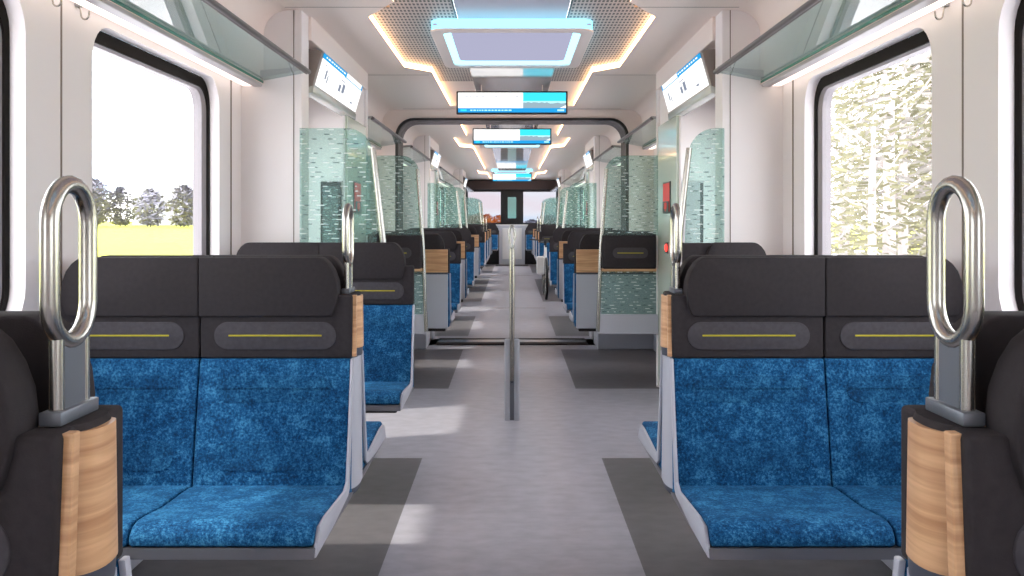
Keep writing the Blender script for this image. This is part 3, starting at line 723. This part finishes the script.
# small blue sticker beyond the near-left screen
# bicycle by the second doorway, right side
def bicycle():
    o = empty('bicycle', (.545, 14.0, 0))
    def wheel(y):
        bm = B(); c = (0, y, .335)
        tube(bm, [(0, y+.315*math.cos(t), .335+.315*math.sin(t)) for t in [2*PI*k/28 for k in range(28)]], .022, 8, closed=True)
        w = make('wheel', bm, 'black', o, smooth=60)
        bm = B(); tube(bm, [(0, y+.292*math.cos(t), .335+.292*math.sin(t)) for t in [2*PI*k/28 for k in range(28)]], .009, 6, closed=True)
        for k in range(12):
            t = 2*PI*k/12; tube(bm, [(0, y, .335), (0, y+.29*math.cos(t), .335+.29*math.sin(t))], .0018, 4)
        tube(bm, [(-.04, y, .335), (.04, y, .335)], .018, 10); make('rim', bm, 'steel', w)
    wheel(0); wheel(1.03)
    bm = B()
    for a, b in (((0, .20, .78), (0, .58, .80)), ((0, .18, .74), (0, .46, .30)), ((0, .62, .84), (0, .46, .30)), ((0, .46, .30), (0, 1.03, .335)), ((0, .60, .78), (0, 1.03, .335)), ((0, .18, .82), (0, .0, .335))):
        tube(bm, [a, b], .014, 8)
    make('bike_frame', bm, 'white', o, smooth=50)
    bm = B(); tube(bm, [(0, .19, .80), (0, .17, .93)], .012, 8); tube(bm, [(-.26, .24, .95), (-.12, .17, .94), (.12, .17, .94), (.26, .24, .95)], .011, 8); make('handlebar', bm, 'black', o, smooth=50)
    bm = B(); prism(bm, [(-.02, .50), (.02, .50), (.07, .74), (-.07, .74)], 'z', .88, .92, .008); tube(bm, [(0, .62, .84), (0, .62, .89)], .012, 8); make('saddle', bm, 'black', o)
    bm = B(); box(bm, -.15, -.03, -.02, .22, .40, .68, .02); make('front_bag', bm, 'white', o)
    tag(o, 'bicycle with white front bag parked right of the aisle far down the train', 'bicycle')
bicycle()
# ------------------------------------------------------------------ outside
M['grass'] = mat('field_grass', (.36, .37, .008), .9, noise=.35, nscale=.08, stretch=(3, .4, 1))
M['leaf1'] = mat('leaf_grey_haze', (.20, .19, .235), .8); M['leaf2'] = mat('leaf_olive', (.17, .16, .09), .8); M['leaf3'] = mat('leaf_orange', (.75, .26, .05), .8)  # first foliage grey has distance haze mixed into the colour
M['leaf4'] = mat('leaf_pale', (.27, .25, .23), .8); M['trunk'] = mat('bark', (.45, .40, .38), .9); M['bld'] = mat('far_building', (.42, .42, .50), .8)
bm = B(); quad(bm, [(-600, -60, -1.1), (600, -60, -1.1), (600, 900, -1.1), (-600, 900, -1.1)])
g = make('field', bm, 'grass', norm=False)
M['gravel'] = mat('bounce_gravel', (.70, .68, .70), .9, noise=.15, nscale=2)  # wide pale ground, added to bounce neutral light into the carriage
bm = B(); box(bm, -20, 26, -60, 900, -1.3, -1.06); tag(make('bounce_track_bed', bm, 'gravel'), 'wide pale gravel track bed beside the train, added for neutral bounce light', 'track bed', kind='structure'); tag(g, 'bright yellow-green field outside the train windows', 'field', kind='structure')
R = random.uniform
def tree_mesh(h, w, n, ls, zlow=.25, flat=1):
    bm = B()
    for _ in range(n):
        t = random.random(); z = h*(zlow+(1-zlow)*t); rr = w*math.sqrt(max(.05, 1-abs(2*t-.9)**2))*math.sqrt(random.random()); a = random.random()*2*PI
        c = Vector((rr*math.cos(a), rr*math.sin(a), z)); s = ls*random.uniform(.5, 1.3)
        d = Vector((random.gauss(0, 1), random.gauss(0, 1), random.gauss(0, .5))).normalized(); e = d.orthogonal().normalized()
        if flat != 1: d = Vector((R(-.3, .3), 1, R(-.25, .25))).normalized(); e = Vector((R(-.5, .5), 0, 1)).normalized()
        quad(bm, [c-d*s-e*s*.3*flat, c+d*s-e*s*.3*flat, c+d*s+e*s*.3*flat, c-d*s+e*s*.3*flat])
    me = bpy.data.meshes.new('foliage'); bm.to_mesh(me); bm.free(); return me
def trunk_mesh(h, r):
    bm = B(); tube(bm, [(0, 0, -.2), (0, 0, h*.5), (.1, 0, h*.95)], [r, r*.7, r*.15], 8)
    for k in range(7):
        z = h*(.3+.09*k); a = k*2.4; l = h*.22; tube(bm, [(0, 0, z), (l*math.cos(a), l*math.sin(a), z+l*.7)], [r*.35, r*.08], 5)
    me = bpy.data.meshes.new('trunk'); bm.to_mesh(me); bm.free(); me.materials.append(M['trunk']); return me
def forest(spec, leafmat, pts, lab, group):
    fm = tree_mesh(*spec); fm.materials.append(M[leafmat]); tm = trunk_mesh(spec[0], spec[0]*.02)
    for (x, y, k) in pts:
        o = empty('tree', (x, y, -1.1), random.random()*6); o.scale = (k, k, k*random.uniform(.9, 1.1))
        for nm, me in (('foliage', fm), ('trunk', tm)):
            c = bpy.data.objects.new(nm, me); C.objects.link(c); c.parent = o; c.rotation_euler.z = -o.rotation_euler.z*(len(spec) > 5)
        tag(o, lab, 'tree', group)
R = random.uniform
forest((15, 6, 700, 1.0, .05), 'leaf1', [(-78-(k*7.6), 236+(k*37 % 60), R(.7, 1.05)) for k in range(11)], 'tree with haze painted into its grey leaves on the far edge of the field, seen through the left window', 'distant trees left')
forest((8, 2.8, 1000, .26, .03, .45), 'leaf2', [(x, y, R(.8, 1.3)) for x, y in [(9, 22), (12, 27), (15, 31), (11, 33), (19, 38), (22, 47), (16, 42), (27, 55), (33, 64)]], 'sparse olive tree passing close outside the right window', 'trees right of the train')
forest((9, 3, 800, .28, .03, .4), 'leaf4', [(x, y, R(.8, 1.2)) for x, y in [(10.5, 24.5), (14, 29), (17, 36), (13.5, 36), (21, 42), (25, 50), (30, 60)]], 'pale autumn tree passing outside the right window', 'pale trees right of the train')
forest((6, 4.5, 500, .5, .02), 'leaf3', [(R(-14, -2), R(110, 190), R(.35, .6)) for _ in range(10)], 'orange autumn tree ahead beyond the far end left window', 'orange trees ahead')
forest((6, 5, 500, .5, .02), 'leaf1', [(R(1.5, 14), R(110, 190), R(.3, .5)) for _ in range(9)], 'brownish tree ahead beyond the far end right window', 'brown trees ahead')
for k, (x, y, w, h) in enumerate(((-128, 325, 10, 17), (-104, 322, 8, 12))):
    bm = B(); box(bm, -w, w, -5, 5, 0, h, .2)
    o = make('far_building', bm, 'bld', loc=(x, y, -1.1)); tag(o, ['taller hazy grey building behind the field, left window', 'lower hazy grey building behind the field, left window'][k], 'building')
# ------------------------------------------------------------------ world, sun
w = bpy.data.worlds.new('World'); bpy.context.scene.world = w; w.use_nodes = True; nt = w.node_tree; nt.nodes.clear()
out = nt.nodes.new('ShaderNodeOutputWorld'); bg = nt.nodes.new('ShaderNodeBackground'); L(nt, bg.outputs[0], out.inputs[0])
tc = N(nt, 'ShaderNodeTexCoord'); mp = N(nt, 'ShaderNodeMapping'); mp.inputs['Scale'].default_value = (1.6, 1.6, 6); L(nt, tc.outputs['Generated'], mp.inputs[0])
n = N(nt, 'ShaderNodeTexNoise'); n.inputs['Scale'].default_value = 3.2; n.inputs['Detail'].default_value = 5; L(nt, mp.outputs[0], n.inputs['Vector'])
r = N(nt, 'ShaderNodeValToRGB'); L(nt, n.outputs[0], r.inputs[0]); e = r.color_ramp.elements
e[0].position = .40; e[0].color = (.62, .80, 1, 1); e[1].position = .62; e[1].color = (1, .84, .84, 1); q = e.new(.52); q.color = (1, .97, .97, 1)
L(nt, r.outputs[0], bg.inputs[0]); bg.inputs[1].default_value = 5.0
sd = bpy.data.lights.new('Sun', 'SUN'); sd.energy = 3.0; sd.angle = math.radians(2.5); sd.color = (1, .93, .84)
so = bpy.data.objects.new('Sun', sd); C.objects.link(so)
dv = Vector((1.0, .25, -1.62)).normalized(); so.rotation_euler = dv.to_track_quat('-Z', 'Y').to_euler()
# ------------------------------------------------------------------ camera
cd = bpy.data.cameras.new('Camera'); cd.sensor_width = 36; cd.lens = 880/1024*36; cd.shift_y = (219-288)/1024; cd.clip_start = .02; cd.clip_end = 2000
co = bpy.data.objects.new('Camera', cd); C.objects.link(co); co.location = (0, 0, H); co.rotation_euler = (PI/2, 0, 0)
sc = bpy.context.scene; sc.camera = co
sc.view_settings.view_transform = 'Standard'; sc.view_settings.look = 'None'; sc.view_settings.gamma = 1; sc.view_settings.use_curve_mapping = False
sc.view_settings.exposure = .35
try:
    sc.cycles.max_bounces = 12; sc.cycles.diffuse_bounces = 6; sc.cycles.transparent_max_bounces = 24
except Exception: pass
